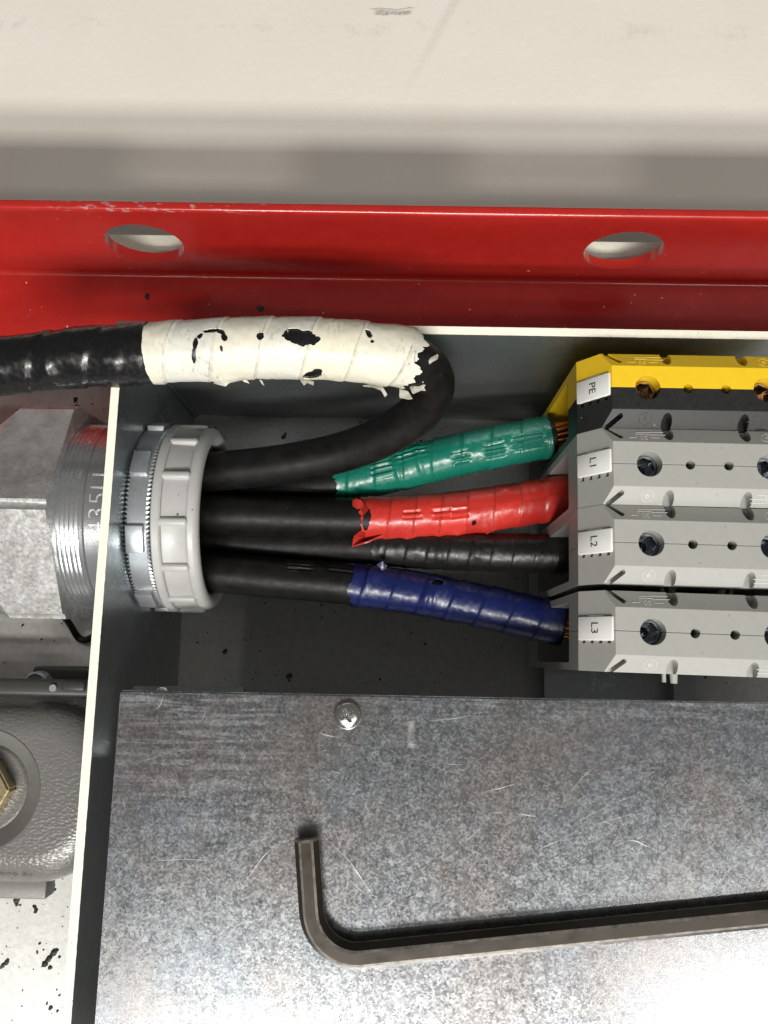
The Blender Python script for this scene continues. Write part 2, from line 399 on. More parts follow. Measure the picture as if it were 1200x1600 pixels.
def tube(path, s0, s1, rf, n=48, ds=.5, rag=(0, 0), seed=0, hole=None, caps=(True, True), thick=0):
    bm = bmesh.new(); uvl = bm.loops.layers.uv.new('UVMap')
    m = max(2, int((s1-s0)/ds)); rings = []
    def jag(th, k): 
        a = noise.noise((cos(th)*1.3+seed*7+k*31, sin(th)*1.3, seed)) + .6*noise.noise((cos(th)*4+seed, sin(th)*4+k*9, 3.)) + .35*noise.noise((cos(th)*11, sin(th)*11+seed, k*5.))
        return a
    for i in range(m+1):
        t = i/m; ring = []
        for k in range(n):
            th = 2*pi*k/n
            a = s0 + rag[0]*jag(th, 0); b = s1 + rag[1]*jag(th, 1)
            s = a+(b-a)*t
            ring.append((bm.verts.new(path.point(s, th, rf(s, th))), s, th))
        rings.append(ring)
    for i in range(m):
        A, B = rings[i], rings[i+1]
        for k in range(n):
            k2 = (k+1) % n
            q = (A[k], A[k2], B[k2], B[k])
            c = sum((x[0].co for x in q), Vector())/4
            if hole is not None:
                ctr = path.frame(q[0][1])[0]
                if (c-ctr).dot(CAMP-c) > 0 and hole(*proj(c)): continue
            f = bm.faces.new([x[0] for x in q])
            for l, x, kk in zip(f.loops, q, (k, k+1, k+1, k)): l[uvl].uv = (x[1], kk/n)
    for e, cap in ((0, caps[0]), (m, caps[1])):
        if cap: bm.faces.new([x[0] for x in rings[e]])
    if hole is not None:
        ends = {x[0] for r in (rings[0], rings[-1]) for x in r}
        bv = [v for v in bm.verts if v not in ends and any(len(e.link_faces) == 1 for e in v.link_edges)]
        for _ in range(4): bmesh.ops.smooth_vert(bm, verts=bv, factor=.5, use_axis_x=True, use_axis_y=True, use_axis_z=True)
        bmesh.ops.delete(bm, geom=[v for v in bm.verts if not v.link_faces], context='VERTS')
    bmesh.ops.recalc_face_normals(bm, faces=bm.faces)
    if thick:
        bmesh.ops.solidify(bm, geom=bm.faces[:], thickness=thick)
    return bm
def nz(x, y, z): return noise.noise((x, y, z))
def tape_r(r, pitch, step, wr, seed, lumps=(), grooves=()):
    def f(s, th):
        ph = s/pitch + th/(2*pi); fr = ph-math.floor(ph); k = math.floor(ph)
        v = r + step*((1-fr) if fr < .955 else .045+(fr-.955)/.045*.955) + .12*step*sin(k*37.7+seed)
        v += wr*nz(s*.22+seed, cos(th)*2, sin(th)*2) + .5*wr*nz(s*.8, cos(th)*4+seed, sin(th)*4)
        for (ls, lt, w, wt, h) in lumps:
            dt = (th-lt+pi) % (2*pi)-pi
            v += h*math.exp(-((s-ls)/w)**2-(dt/wt)**2)
        for (ls, lt, w, wt, kf) in grooves:
            dt = (th-lt+pi) % (2*pi)-pi
            if abs(s-ls) < w and abs(dt) < wt:
                e = min(1, (1-abs(s-ls)/w)*4)*min(1, (1-abs(dt)/wt)*4)
                v += .30*e*(sin(dt*kf)) - .12*e
        return v
    return f
def flap(name, pts, mat, parent, thick=.3, curl=0):
    """a torn strip: pts = (px, py, z) outline"""
    bm = bmesh.new(); uvl = bm.loops.layers.uv.new('UVMap')
    vs = [bm.verts.new(at(*p)) for p in pts]
    f = bm.faces.new(vs)
    bmesh.ops.triangulate(bm, faces=[f]); bmesh.ops.subdivide_edges(bm, edges=bm.edges[:], cuts=2, use_grid_fill=True)
    for v in bm.verts: v.co += Vector((.15*nz(*(v.co*.9)), .15*nz(*(v.co*.8+Vector((5, 5, 5)))), .25*nz(*(v.co*.7+Vector((9, 2, 1))))))
    bmesh.ops.recalc_face_normals(bm, faces=bm.faces)
    bmesh.ops.solidify(bm, geom=bm.faces[:], thickness=thick)
    return obj(name, bm, mat, parent, 60)

# ================================================================== SETTING
bm = bmesh.new(); box(bm, (-420, 118, -79), (420, 700, -75))
o = obj('floor', bm, 'cream', None, None, kind='structure')
WX, WY, RIM = -70.0, 81.5, 78.3

# grey machine plate the box stands on
bm = bmesh.new(); box(bm, (-330, -260, 3), (-72.3, 96, 7.8), .6)
o = obj('base_plate', bm, 'plate', None, 30)
tag(o, 'speckled grey metal plate left of the box, under the nut and the connector housing', 'metal plate')

# ================================================================== RED ANGLE BEAM
bm = bmesh.new()
prof = [(124.9, 21.6), (97.6, 21.6), (97.0, 22.2), (97.0, 24.4), (97.6, 25.0)]
for k in range(7):
    a = radians(-90 + 90*k/6); prof.append((120.1+1.7*cos(a), 26.7+1.7*sin(a)))
for k in range(7):
    a = radians(180 - 90*k/6); prof.append((123.0+1.2*cos(a), 63.8+1.2*sin(a)))
for k in range(5):
    a = radians(90 - 90*k/4); prof.append((124.0+.9*cos(a), 64.1+.9*sin(a)))
extrude_poly(bm, [Vector((-330, y, z)) for y, z in prof], (660, 0, 0))
holes = []
for hx in (-221.5, -76.9, 67.7, 212.3):
    cb = bmesh.new(); cyl(cb, (hx, 123, 45.3), 11.7, 20, 'y', 72); holes.append(cb)
bm = boolean(bm, holes)
o = obj('angle_beam', bm, 'red', None, 32)
tag(o, 'long glossy red angle beam with round holes behind the metal box', 'beam')

e = at(226, 366, 25).y
bm = bmesh.new(); box(bm, (-330, 125.2, 12), (330, e, 25), .6)
o = obj('cream_ledge', bm, 'edge', None, 30); tag(o, 'pale cream ledge seen through the holes of the red beam', 'ledge')

# ================================================================== METAL BOX
T = 2.0
bx = thing('junction_box', 'open galvanised metal box with cream cut edges holding cables and terminals', 'metal box', (WX, WY, 0))
bm = bmesh.new(); box(bm, (WX-T, -230, 0), (WX, WY+T, RIM-.12)); obj('side_wall', bm, 'wall', bx, 30)
bm = bmesh.new(); box(bm, (WX, WY, 0), (230, WY+T, RIM-.12)); obj('side_wall', bm, 'wall', bx, 30)
bm = bmesh.new(); box(bm, (WX-T, -230, -1.8), (230, WY+T, 0)); obj('bottom_panel', bm, 'boxfloor', bx, 30)
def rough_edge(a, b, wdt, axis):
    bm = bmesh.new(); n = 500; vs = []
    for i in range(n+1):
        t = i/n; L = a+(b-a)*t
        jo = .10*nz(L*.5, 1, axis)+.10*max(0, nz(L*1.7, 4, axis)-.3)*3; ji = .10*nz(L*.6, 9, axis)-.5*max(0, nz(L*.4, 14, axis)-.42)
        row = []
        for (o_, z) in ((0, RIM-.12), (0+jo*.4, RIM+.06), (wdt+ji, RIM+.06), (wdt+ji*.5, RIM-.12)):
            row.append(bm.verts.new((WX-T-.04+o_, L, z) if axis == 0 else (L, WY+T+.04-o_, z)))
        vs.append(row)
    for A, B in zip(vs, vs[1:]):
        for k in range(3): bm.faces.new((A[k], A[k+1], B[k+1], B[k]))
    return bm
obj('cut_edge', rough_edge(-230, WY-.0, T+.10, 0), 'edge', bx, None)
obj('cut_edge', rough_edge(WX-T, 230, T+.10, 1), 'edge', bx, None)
# folded seam strip standing in the corner, and the bottom return flange along the left wall
bm = bmesh.new(); box(bm, (WX+.1, WY-.9, .2), (WX+1.4, WY-.02, 60), .3); obj('corner_seam', bm, 'wall', bx, 30)

# ================================================================== COVER PLATE + SCREWS
CZ = 74.0
cv = thing('cover_plate', 'scratched brushed zinc cover sheet lying over the lower part of the box', 'metal cover', (-66, -9.2, CZ-1.5))
bm = bmesh.new()
pts = [(-65.7, -9.2), (150, -8.9), (150, -170), (-66.6, -170)]
extrude_poly(bm, [Vector((x, y, CZ-1.6)) for x, y in pts][::-1], (0, 0, 1.6))
bmesh.ops.bevel(bm, geom=[e for e in bm.edges], offset=.45, segments=3, affect='EDGES')
obj('sheet', bm, 'cover', cv, 40)
M['scratch'] = m_plain('bare_metal_scratch', (.62, .63, .63), .45, .7, namt=.1)
M['rub'] = m_plain('fine_scuff_metal', (.66, .66, .67), .55, .8, namt=.2, nscale=3)
bm = bmesh.new()
def scratch(pts, w):
    P = [at(x, y, CZ+.012) for x, y in pts]; P = catmull(P, .5)
    n = len(P); L, Rr = [], []
    for i, p in enumerate(P):
        d = (P[min(i+1, n-1)]-P[max(i-1, 0)]).normalized(); nn = Vector((-d.y, d.x, 0))
        ww = w*.30*max(.12, sin(pi*(i+.3)/(n-.4)))*max(.15, .8+1.6*nz(p.x*.35, p.y*.35, n))
        L.append(bm.verts.new(p+nn*ww)); Rr.append(bm.verts.new(p-nn*ww))
    for i in range(n-1): bm.faces.new((L[i], Rr[i], Rr[i+1], L[i+1]))
for pts, w_ in [([(222, 1346), (290, 1343), (340, 1346)], .16), ([(375, 1390), (420, 1330), (470, 1305)], .14),
               ([(513, 1315), (545, 1345), (580, 1395), (600, 1410)], .2), ([(497, 1145), (515, 1150), (535, 1153)], .16),
               ([(728, 1362), (737, 1355), (746, 1298)], .0), ([(728, 1314), (740, 1304), (746, 1296)], .3),
               ([(760, 1269), (810, 1272), (855, 1279)], .16), ([(900, 1285), (960, 1255), (1000, 1240)], .16),
               ([(955, 1325), (985, 1313), (1010, 1322), (1045, 1338)], .24), ([(670, 1126), (715, 1122), (755, 1112)], .18),
               ([(840, 1328), (890, 1305), (905, 1292)], .14), ([(925, 1290), (965, 1278), (990, 1270)], .14),
               ([(590, 1435), (600, 1445), (612, 1460)], .22), ([(540, 1370), (570, 1395), (600, 1403)], .12),
               ([(240, 1110), (250, 1102), (256, 1085)], .16), ([(752, 1238), (780, 1232), (808, 1224)], .16),
               ([(652, 1340), (656, 1360), (652, 1375)], .12), ([(690, 1300), (694, 1320), (690, 1350)], .14),
               ([(880, 1255), (910, 1215), (935, 1195)], .12)]:
    if w_: scratch(pts, w_)
for i in range(110):
    x, y = random.uniform(170, 1195), random.uniform(1100, 1590); a = random.choice((random.uniform(0, 2*pi), random.gauss(-.6, .35))); L = min(48, random.expovariate(1/11.)+3)
    b = a+random.gauss(0, .14)
    scratch([(x, y), (x+L*.5*cos(a), y+L*.5*sin(a)), (x+L*.5*(cos(a)+cos(b)), y+L*.5*(sin(a)+sin(b)))], random.uniform(.05, .13))
obj('scratches', bm, 'scratch', cv, None, kind='stuff')
bm = bmesh.new()
for i in range(26):
    y = 1128+i*1.6; x = 636+3*nz(i*.7, 1, 1); scratch([(x, y), (x+8, y-.3), (x+14+4*nz(i, 3, 1), y)], random.uniform(.06, .14))
obj('rub_mark', bm, 'rub', cv, None, kind='stuff')
# pan head screw with cross recess
def pan_screw(c, r, h, name, label, rz, group=None):
    t_ = thing(name, label, 'screw', c, 0, group)
    bm = bmesh.new(); prof = [(0, 0.001), (0, r*.96), (h*.12, r)]
    for k in range(1, 9):
        a = k/8*pi/2; prof.append((h*.3+h*.7*sin(a), r*cos(a)**.75 if k < 8 else .001))
    lathe(bm, prof, c, 'z', 48, close=False)
    cuts = []
    for q in range(2):
        cb = bmesh.new(); Rm = Matrix.Translation(Vector(c)+Vector((0, 0, h+.2))) @ Matrix.Rotation(rz+q*pi/2, 4, 'Z')
        box(cb, (-r*.55, -r*.13, -h*.75), (r*.55, r*.13, h), .12, 1); xform(cb, Rm); cuts.append(cb)
    cb = bmesh.new(); cyl(cb, Vector(c)+Vector((0, 0, h*.78)), r*.06, h*1.5, 'z', 12, r*.36); cuts.append(cb)
    bm = boolean(bm, cuts)
    obj('head', bm, 'screw', t_, 32)
    bm = bmesh.new(); cyl(bm, Vector(c)+Vector((0, 0, -5)), r*.5, 9.6, 'z', 24); obj('shank', bm, 'screw', t_, 40)
    return t_
sc = at(543, 1118, CZ+1)
pan_screw((sc.x, sc.y, CZ+.02), 3.3, 2.2, 'pan_head_screw', 'bright zinc cross head screw on the cover sheet', radians(28))
# return flange under the cover with a second screw half hidden under the edge
bm = bmesh.new(); box(bm, (-67, -26, 58), (-38, -8.6, 59.2), .3)
o = obj('mounting_tab', bm, 'wall', None, 30); tag(o, 'dark metal tab just under the corner of the cover sheet', 'metal tab')
s2 = at(252, 1091, 60)
pan_screw((s2.x, s2.y, 59.2), 2.9, 1.8, 'pan_head_screw', 'small screw half hidden under the top left edge of the cover', radians(10))

# ================================================================== HEX KEY
def hex_key():
    AF = 5.25; R = AF/sqrt(3); z = CZ+AF/2+.05
    P0, P1, P2 = at(479, 1311, z), at(492, 1500, z), at(1290, 1419, z)
    d1 = (P1-P0).normalized(); d2 = (P2-P1).normalized(); rb = 10.5
    ang = d1.angle(d2); tl = rb*math.tan(ang/2)
    A = P1-d1*tl; B = P1+d2*tl; bis = (d2-d1).normalized(); cen = P1+bis*(rb/cos(ang/2))
    pts = [P0.lerp(A, k/6) for k in range(6)]
    for k in range(13):
        q = (A-cen).lerp(B-cen, k/12).normalized()
        a0 = ang*k/12; u = (A-cen).normalized(); pts.append(cen+(u*cos(a0)+d1*sin(a0))*rb)
    pts += [B.lerp(P2, k/8) for k in range(1, 9)]
    bm = bmesh.new(); rings = []
    for i, p in enumerate(pts):
        d = (pts[min(i+1, len(pts)-1)]-pts[max(i-1, 0)]).normalized(); side = Vector((-d.y, d.x, 0))
        sc_ = 1
        rings.append([bm.verts.new(p+(side*cos(radians(60*k))+Vector((0, 0, 1))*sin(radians(60*k)))*R*sc_) for k in range(6)])
    p = pts[0]-d1*.5; side = Vector((-d1.y, d1.x, 0))
    tip = [bm.verts.new(p+(side*cos(radians(60*k))+Vector((0, 0, 1))*sin(radians(60*k)))*R*.84) for k in range(6)]
    rings = [tip]+rings
    for Aq, Bq in zip(rings, rings[1:]):
        for k in range(6): bm.faces.new((Aq[k], Aq[(k+1) % 6], Bq[(k+1) % 6], Bq[k]))
    bm.faces.new(rings[0]); bm.faces.new(rings[-1])
    bmesh.ops.recalc_face_normals(bm, faces=bm.faces)
    es = [e for e in bm.edges if len(e.link_faces) == 2 and e.calc_face_angle() > radians(40)]
    r = bmesh.ops.bevel(bm, geom=es, offset=.36, segments=1, affect='EDGES')
    for f in r['faces']: f.material_index = 1
    o = obj('hex_key', bm, ['key', 'keyglint'], None, 15)
    tag(o, 'dark bent hex key lying on the scratched zinc cover', 'hex key')
hex_key()

# ================================================================== CABLE FITTING
GY, GZ = 38.4, 42.0
GC = (0, GY, GZ)
g = thing('cable_fitting', 'zinc cable fitting with large hex nut and grey plastic bushing through the box wall', 'cable fitting', (WX, GY, GZ))
# hex nut outside the wall
th0 = radians(-4); R6 = 33.6
bm = bmesh.new()
extrude_poly(bm, [Vector((-87.6, GY+R6*sin(th0+k*pi/3), GZ+R6*cos(th0+k*pi/3))) for k in range(6)], (-60, 0, 0))
bmesh.ops.recalc_face_normals(bm, faces=bm.faces)
bmesh.ops.bevel(bm, geom=[e for e in bm.edges if abs((e.verts[0].co-e.verts[1].co).x) > 1], offset=1.6, segments=5, affect='EDGES')
cb = bmesh.new(); lathe(cb, [(-150, .01), (-150, 21), (-109, 21), (-108.6, 22), (-108.2, 28.5), (-101.0, 33.9), (-87.9, 33.9), (-87.0, 32.4), (-87.0, .01)], GC, 'x', 96, close=False)
bm = boolean(bm, [cb], 'INTERSECT')
obj('hex_nut', bm, 'nut', g, 38)
# shouldered body with turned grooves between nut and wall
bm = bmesh.new()
prof = [(-90, 22), (-90, 26.3)]
for i in range(5):
    x = -87.0+i*1.2; prof += [(x, 26.66), (x+.3+.1*(i%2), 26.53), (x+.45, 26.52), (x+.7, 26.65)]
prof += [(-80.6, 26.68), (-80.2, 26.35), (-72.2, 26.35), (-72.05, 25.8), (-72.05, 22)]
lathe(bm, prof, GC, 'x', 128); obj('body', bm, 'zinc', g, 25)
# stamped characters on the shoulder
bm = text_bm('435I.I', 6.4, .16, -.13)
for v in bm.verts:
    a = (v.co.x*1.22-.4)/26.4
    r = 26.37+v.co.z*.8
    v.co = Vector((-76.6-v.co.y*1.0, GY+r*sin(a), GZ+r*cos(a)))
M['stamp'] = m_plain('stamped_metal', (.85, .86, .87), .3, .6, namt=.1)  # brighter than the body, lit stroke edges put into the colour
obj('stamp', bm, 'stamp', g, None)
# threaded tube through the wall
bm = bmesh.new(); prof = [(-73, 20.4), (-73, 23.6)]
for i in range(10): x = -72.5+i*1.4; prof += [(x, 24.3), (x+.7, 23.5)]
prof += [(-57, 23.5), (-57, 20.4)]
lathe(bm, prof, GC, 'x', 96); obj('threaded_tube', bm, 'zinc', g, 25)
# locknut with serrated faces and lugs
bm = bmesh.new(); NT_ = 132
def teeth(a, r, th):
    k = int(round(th/(2*pi)*NT_*2)) % 2
    return r
n = NT_*2
def ln_ring(x, r, amp=0, dr=0):
    out = []
    for k in range(n):
        th = 2*pi*k/n; o_ = (k % 2)
        out.append(bm.verts.new(Vector(GC)+Vector((x+amp*o_, (r-dr*o_)*sin(th), (r-dr*o_)*cos(th)))))
    return out
Rn = 25.9
rs = [ln_ring(-69.9, 22), ln_ring(-69.9, Rn, .75, .35), ln_ring(-69.0, Rn), ln_ring(-64.2, Rn), ln_ring(-63.2, Rn, -.75, .35), ln_ring(-63.2, 22)]
for i in range(len(rs)):
    A, B = rs[i], rs[(i+1) % len(rs)]
    for k in range(n): bm.faces.new((A[k], A[(k+1) % n], B[(k+1) % n], B[k]))
ln = obj('locknut', bm, 'dullzinc', g, 25)
lug0 = None
for k in range(8):
    a = radians(-21+45*k)
    bm = bmesh.new(); box(bm, (-69.3, -3.7, 24.2), (-64.6, 3.7, 27.2), .35, 2)
    xform(bm, Matrix.Translation(GC) @ Matrix.Rotation(-a, 4, 'X')); 
    obj('lug', bm, 'dullzinc', ln, 30)
# plastic bushing
bm = bmesh.new(); B0 = -62.9
prof = [(B0, 22.5), (B0, 26.6), (B0+.35, 27.0), (B0+2.0, 27.0), (B0+2.5, 26.6), (B0+2.6, 26.0), (B0+2.9, 25.85), (B0+8.6, 25.5), (B0+9.0, 25.7), (B0+9.4, 26.1)]
for k in range(13):
    a = radians(75-k*17); prof.append((B0+10.0+2.3*sin(pi/2-a)*.95, 23.9+2.3*cos(pi/2-a)))
prof += [(B0+8.6, 21.4), (B0+2, 21.4), (B0+2, 22.5)]
lathe(bm, prof, GC, 'x', 120)
bu = obj('bushing', bm, 'gplastic', g, 35)
NR = 13
for k in range(NR):
    a = radians(-11)+2*pi*k/NR
    bm = bmesh.new(); box(bm, (B0+1.6, -1.15, 24.6), (B0+9.6, 1.15, 27.0), .9, 4)
    xform(bm, Matrix.Translation(GC) @ Matrix.Rotation(-a, 4, 'X')); obj('rib', bm, 'gplastic', bu, 40)

# bent black wire peeping out under the nut
wp = Path([at(96, 955, 20), at(112, 980, 14), at(122, 996, 11), at(134, 1000, 11), at(150, 990, 12), at(166, 970, 16)], .4)
o = obj('bent_wire', tube(wp, 0, wp.L, lambda s, t: 1.05, 14, .8), 'wire', None, 60)
tag(o, 'bent black wire poking out beneath the hex nut', 'wire')

# ================================================================== CABLES
def pts3(L): return [at(*p) for p in L]
def jacket_r(r, seed, grooves=()):
    def f(s, th):
        v = r + .10*nz(s*.05+seed, cos(th), sin(th)) + .05*nz(s*.4, cos(th)*3+seed, sin(th)*3)
        for (ls, lt, w, wt, kf) in grooves:
            dt = (th-lt+pi) % (2*pi)-pi
            if abs(s-ls) < w and abs(dt) < wt:
                e = min(1, (1-abs(s-ls)/w)*4)*min(1, (1-abs(dt)/wt)*4)
                v += .26*e*sin(dt*kf) - .14*e
        return v
    return f
def theta_at(path, px, py, s):
    """angle around the cable that shows at this picture point"""
    best = (1e9, 0)
    c = path.frame(s)[0]
    for k in range(120):
        th = 2*pi*k/120; p = path.point(s, th, 6)
        if (p-c).dot(CAMP-p) < 0: continue
        q = proj(p); best = min(best, (math.hypot(q[0]-px, q[1]-py), th))
    return best[1]
def mark(path, px, py, w, wt, kf):
    s = path.s_at(px); return (s, theta_at(path, px, py, s), w, wt, kf)
def strands(parent, start, d, n, r, L, spread):
    d = d.normalized(); side = d.cross(Vector((0, 0, 1))).normalized(); up = side.cross(d)
    first = None
    for i in range(n):
        if i == 0: ofs = (0, 0)
        else:
            ring = 1 if i <= 6 else 2
            cnt = 6 if ring == 1 else 12; a = 2*pi*((i-1) if ring == 1 else (i-7))/cnt+.2
            ofs = (cos(a)*ring*spread, sin(a)*ring*spread)
        b = start+side*ofs[0]+up*ofs[1]
        tw = side*(-ofs[1])*.10+up*ofs[0]*.10
        p = Path([b-d*1.5, b+(d*L*.5)+tw*L*.2, b+d*L+tw*L*.5], .8)
        obj('copper_strand', tube(p, 0, p.L, lambda s, t: r, 10, 1.2), 'copper', parent, 60)

# --- looping cable with white tape
lp = Path(pts3([(205, 748, 42), (262, 744, 42), (335, 737, 43), (430, 727, 46), (530, 708, 50), (610, 676, 57), (661, 636, 65), (676, 597, 74),
               (652, 566, 82.5), (590, 553, 86.5), (500, 545, 88), (400, 544, 88.5), (300, 548, 88.5), (225, 553, 88), (110, 560, 87), (0, 571, 86), (-110, 585, 85)]), .4)
lc = thing('looping_cable', 'black cable bent back on itself, wrapped in torn white tape above the others', 'cable', lp.p[0])
obj('jacket', tube(lp, 0, lp.s_at(560, 551, lp.L*.5), jacket_r(5.75, 1), 40, .8), 'rubber', lc, 60)
half = lp.L*.42
sW0 = lp.s_at(668, 590, half*.8); sW0 = lp.s_at(639, 561, half); sW1 = lp.s_at(238, 553, half)
obj('under_tape', tube(lp, sW0+1.5, sW1+6, tape_r(6.85, 9, .1, .12, 3), 56, .6), 'btape', lc, 60)
HO = [(469, 526, 27, 12, .15), (488, 586, 17, 6.5, -.35), (407, 525, 6, 5, 0), (303, 556, 3, 10, 0), (305, 538, 3.5, 9, .1), (313, 524, 4, 5, .6),
      (329, 516, 10, 3.2, -.1), (343, 517, 8, 3.2, .25), (350, 525, 4, 8, -.3), (577, 522, 3, 9, -.5), (582, 533, 2.5, 3, 0),
      (444, 524, 3, 2.5, 0), (346, 545, 2, 5, -.3)]
def hole(px, py):
    for cx, cy, rx, ry, a in HO:
        dx, dy = px-cx, py-cy
        u, v = dx*cos(a)+dy*sin(a), -dx*sin(a)+dy*cos(a)
        if (u/rx)**2+(v/ry)**2 < 1+.8*nz(px*.09, py*.12, cx)+.25*nz(px*.25, py*.25, 2.): return True
    return False
lum = [(lp.s_at(330, 545, half), theta_at(lp, 328, 545, lp.s_at(330, 545, half)), 3.2, .5, .5), (lp.s_at(350, 600, half), theta_at(lp, 352, 598, lp.s_at(350, 600, half)), 3., .5, .9),
       (lp.s_at(440, 540, half), theta_at(lp, 440, 535, lp.s_at(440, 540, half)), 2.5, .4, .4), (lp.s_at(620, 600, half), 4.2, 4., .8, .5)]
bmw = tube(lp, sW0, sW1, tape_r(7.3, 11, .34, .16, 5, lum), 220, .17, (2.4, .25), 5, hole, (False, False))
bmesh.ops.solidify(bmw, geom=bmw.faces[:], thickness=.32)
obj('white_tape', bmw, 'wtape', lc, 50)
obj('black_tape', tube(lp, sW1+.15, lp.L, tape_r(7.2, 14., .40, .22, 11, [(lp.s_at(185, 555, half), 1.2, 3, 1.6, .35), (lp.s_at(60, 560, half), 4, 9, 2, -.6), (lp.s_at(128, 560, half), 4, 5, 2, .3), (lp.s_at(120, 590, half), theta_at(lp, 110, 590, lp.s_at(120, 590, half)), 2.5, .5, -.5), (lp.s_at(90, 575, half), theta_at(lp, 90, 575, lp.s_at(90, 575, half)), 1.2, .5, .5)]), 72, .5), 'btape', lc, 60)
flap('torn_shred', [(566, 602, 79), (580, 603, 80), (594, 609, 81), (602, 620, 81), (605, 616, 81), (598, 605, 81), (583, 599, 80)], 'wtape', lc, .5)
flap('torn_shred', [(652, 575, 85), (660, 566, 87), (684, 553, 88), (681, 562, 88), (660, 577, 86)], 'wtape', lc, .7)
flap('torn_shred', [(650, 588, 82), (661, 578, 83), (669, 580, 84), (666, 590, 84), (660, 596, 84)], 'wtape', lc, .5)
flap('torn_shred', [(640, 606, 79), (650, 596, 81), (663, 601, 83), (658, 608, 82), (645, 615, 80)], 'wtape', lc, .5)
for (x, y, z, dx, dy) in ((646, 537, 86, 9, 3), (655, 550, 86, 10, 6), (661, 562, 85, 8, 1), (655, 600, 81, 9, 9), (632, 614, 78, 12, 8), (640, 527, 86, 10, -2)):
    flap('torn_shred', [(x-8, y-6, z), (x+dx*.5, y-5+dy*.3, z+1), (x+dx, y+dy, z+1.5), (x+dx*.4, y+5+dy*.5, z+1), (x-8, y+7, z)], 'wtape', lc, .45)
flap('torn_shred', [(466, 590, 83), (490, 596, 84), (489, 602, 84), (480, 597, 84), (474, 601, 84)], 'wtape', lc, .4)
flap('torn_shred', [(378, 592, 84), (386, 594, 84), (390, 599, 84), (381, 597, 84)], 'wtape', lc, .4)
flap('torn_shred', [(404, 593, 84), (410, 595, 84), (413, 602, 84), (409, 599, 84)], 'wtape', lc, .4)
flap('torn_shred', [(333, 599, 84), (352, 604, 87), (360, 597, 87), (352, 590, 88), (340, 592, 87)], 'wtape', lc, .4)

# --- green taped cable (runs under the loop to the yellow and black terminal)
gp = Path(pts3([(205, 768, 31), (300, 766, 31), (430, 764, 33), (540, 752, 36), (620, 735, 39), (700, 714, 42), (800, 693, 44), (868, 681, 45)]), .4)
gc = thing('green_taped_cable', 'black cable with green tape running to the yellow and black terminal', 'cable', gp.p[0])
sg = gp.s_at(528)
obj('jacket', tube(gp, 0, gp.L, jacket_r(5.75, 4), 40, .8), 'rubber', gc, 60)
gr = [mark(gp, 650, 706, 5.5, .45, 26), mark(gp, 602, 730, 3.6, .5, 24), mark(gp, 770, 703, 3.5, .5, 30), mark(gp, 720, 716, 2.8, .4, 24), mark(gp, 822, 690, 5.5, .45, 26)]
lum = [(gp.s_at(660), theta_at(gp, 660, 715, gp.s_at(660)), .9, .7, .55), (gp.s_at(625), theta_at(gp, 625, 735, gp.s_at(625)), .8, .9, .4)]
bmg = tube(gp, sg, gp.L-1.4, tape_r(6.05, 8.5, .28, .11, 2, lum, gr), 96, .33, (2.2, .3), 2, None, (False, False))
bmesh.ops.solidify(bmg, geom=bmg.faces[:], thickness=.25); obj('green_tape', bmg, 'gtape', gc, 50)
strands(gc, gp.p[-1], gp.t[-1], 13, .62, 13, 1.5)

# --- red taped cable
rp = Path(pts3([(205, 800, 42), (300, 803, 42), (420, 806, 42), (560, 810, 42), (640, 808, 42), (720, 801, 42.5), (800, 790, 43), (905, 773, 43)]), .4)
rc = thing('red_taped_cable', 'black cable with torn red tape between the green and the black taped ones', 'cable', rp.p[0])
obj('jacket', tube(rp, 0, rp.L, jacket_r(5.85, 6), 40, .8), 'rubber', rc, 60)
RH = [(741, 817, 3.2, 3.5, 0), (573, 812, 5, 16, .15)]
def rhole(px, py):
    for cx, cy, rx, ry, a in RH:
        dx, dy = px-cx, py-cy; u, v = dx*cos(a)+dy*sin(a), -dx*sin(a)+dy*cos(a)
        if (u/rx)**2+(v/ry)**2 < 1+.8*nz(px*.15, py*.15, cx): return True
    return False
gr = [mark(rp, 645, 803, 3, .25, 26), mark(rp, 690, 800, 3, .35, 22), mark(rp, 715, 800, 3, .35, 22)]
lum = [(rp.s_at(635), theta_at(rp, 635, 838, rp.s_at(635)), 1.6, .35, .7), (rp.s_at(755), theta_at(rp, 755, 825, rp.s_at(755)), 2.4, .35, .9), (rp.s_at(712), theta_at(rp, 712, 832, rp.s_at(712)), 1.6, .3, .7), (rp.s_at(790), theta_at(rp, 790, 765, rp.s_at(790)), 1.4, .3, .4),
       (rp.s_at(680), theta_at(rp, 680, 836, rp.s_at(680)), 1.2, .3, .5)]
bmr = tube(rp, rp.s_at(561), rp.L, tape_r(6.2, 7.5, .30, .11, 8, lum, gr), 96, .33, (2.0, .0), 9, rhole, (False, False))
bmesh.ops.solidify(bmr, geom=bmr.faces[:], thickness=.28); obj('red_tape', bmr, 'rtape', rc, 50)
flap('torn_shred', [(572, 843, 43), (596, 836, 46), (575, 846, 47), (550, 853, 45), (553, 838, 45), (563, 829, 47), (569, 836, 47)], 'rtape', rc, .4)
flap('torn_shred', [(551, 781, 47), (558, 779, 48), (566, 784, 48), (574, 796, 49), (568, 803, 49), (563, 795, 48), (551, 796, 47)], 'rtape', rc, .4)
flap('torn_shred', [(754, 828, 44), (766, 822, 46), (776, 824, 46), (768, 831, 45), (760, 835, 44)], 'rtape', rc, .4)

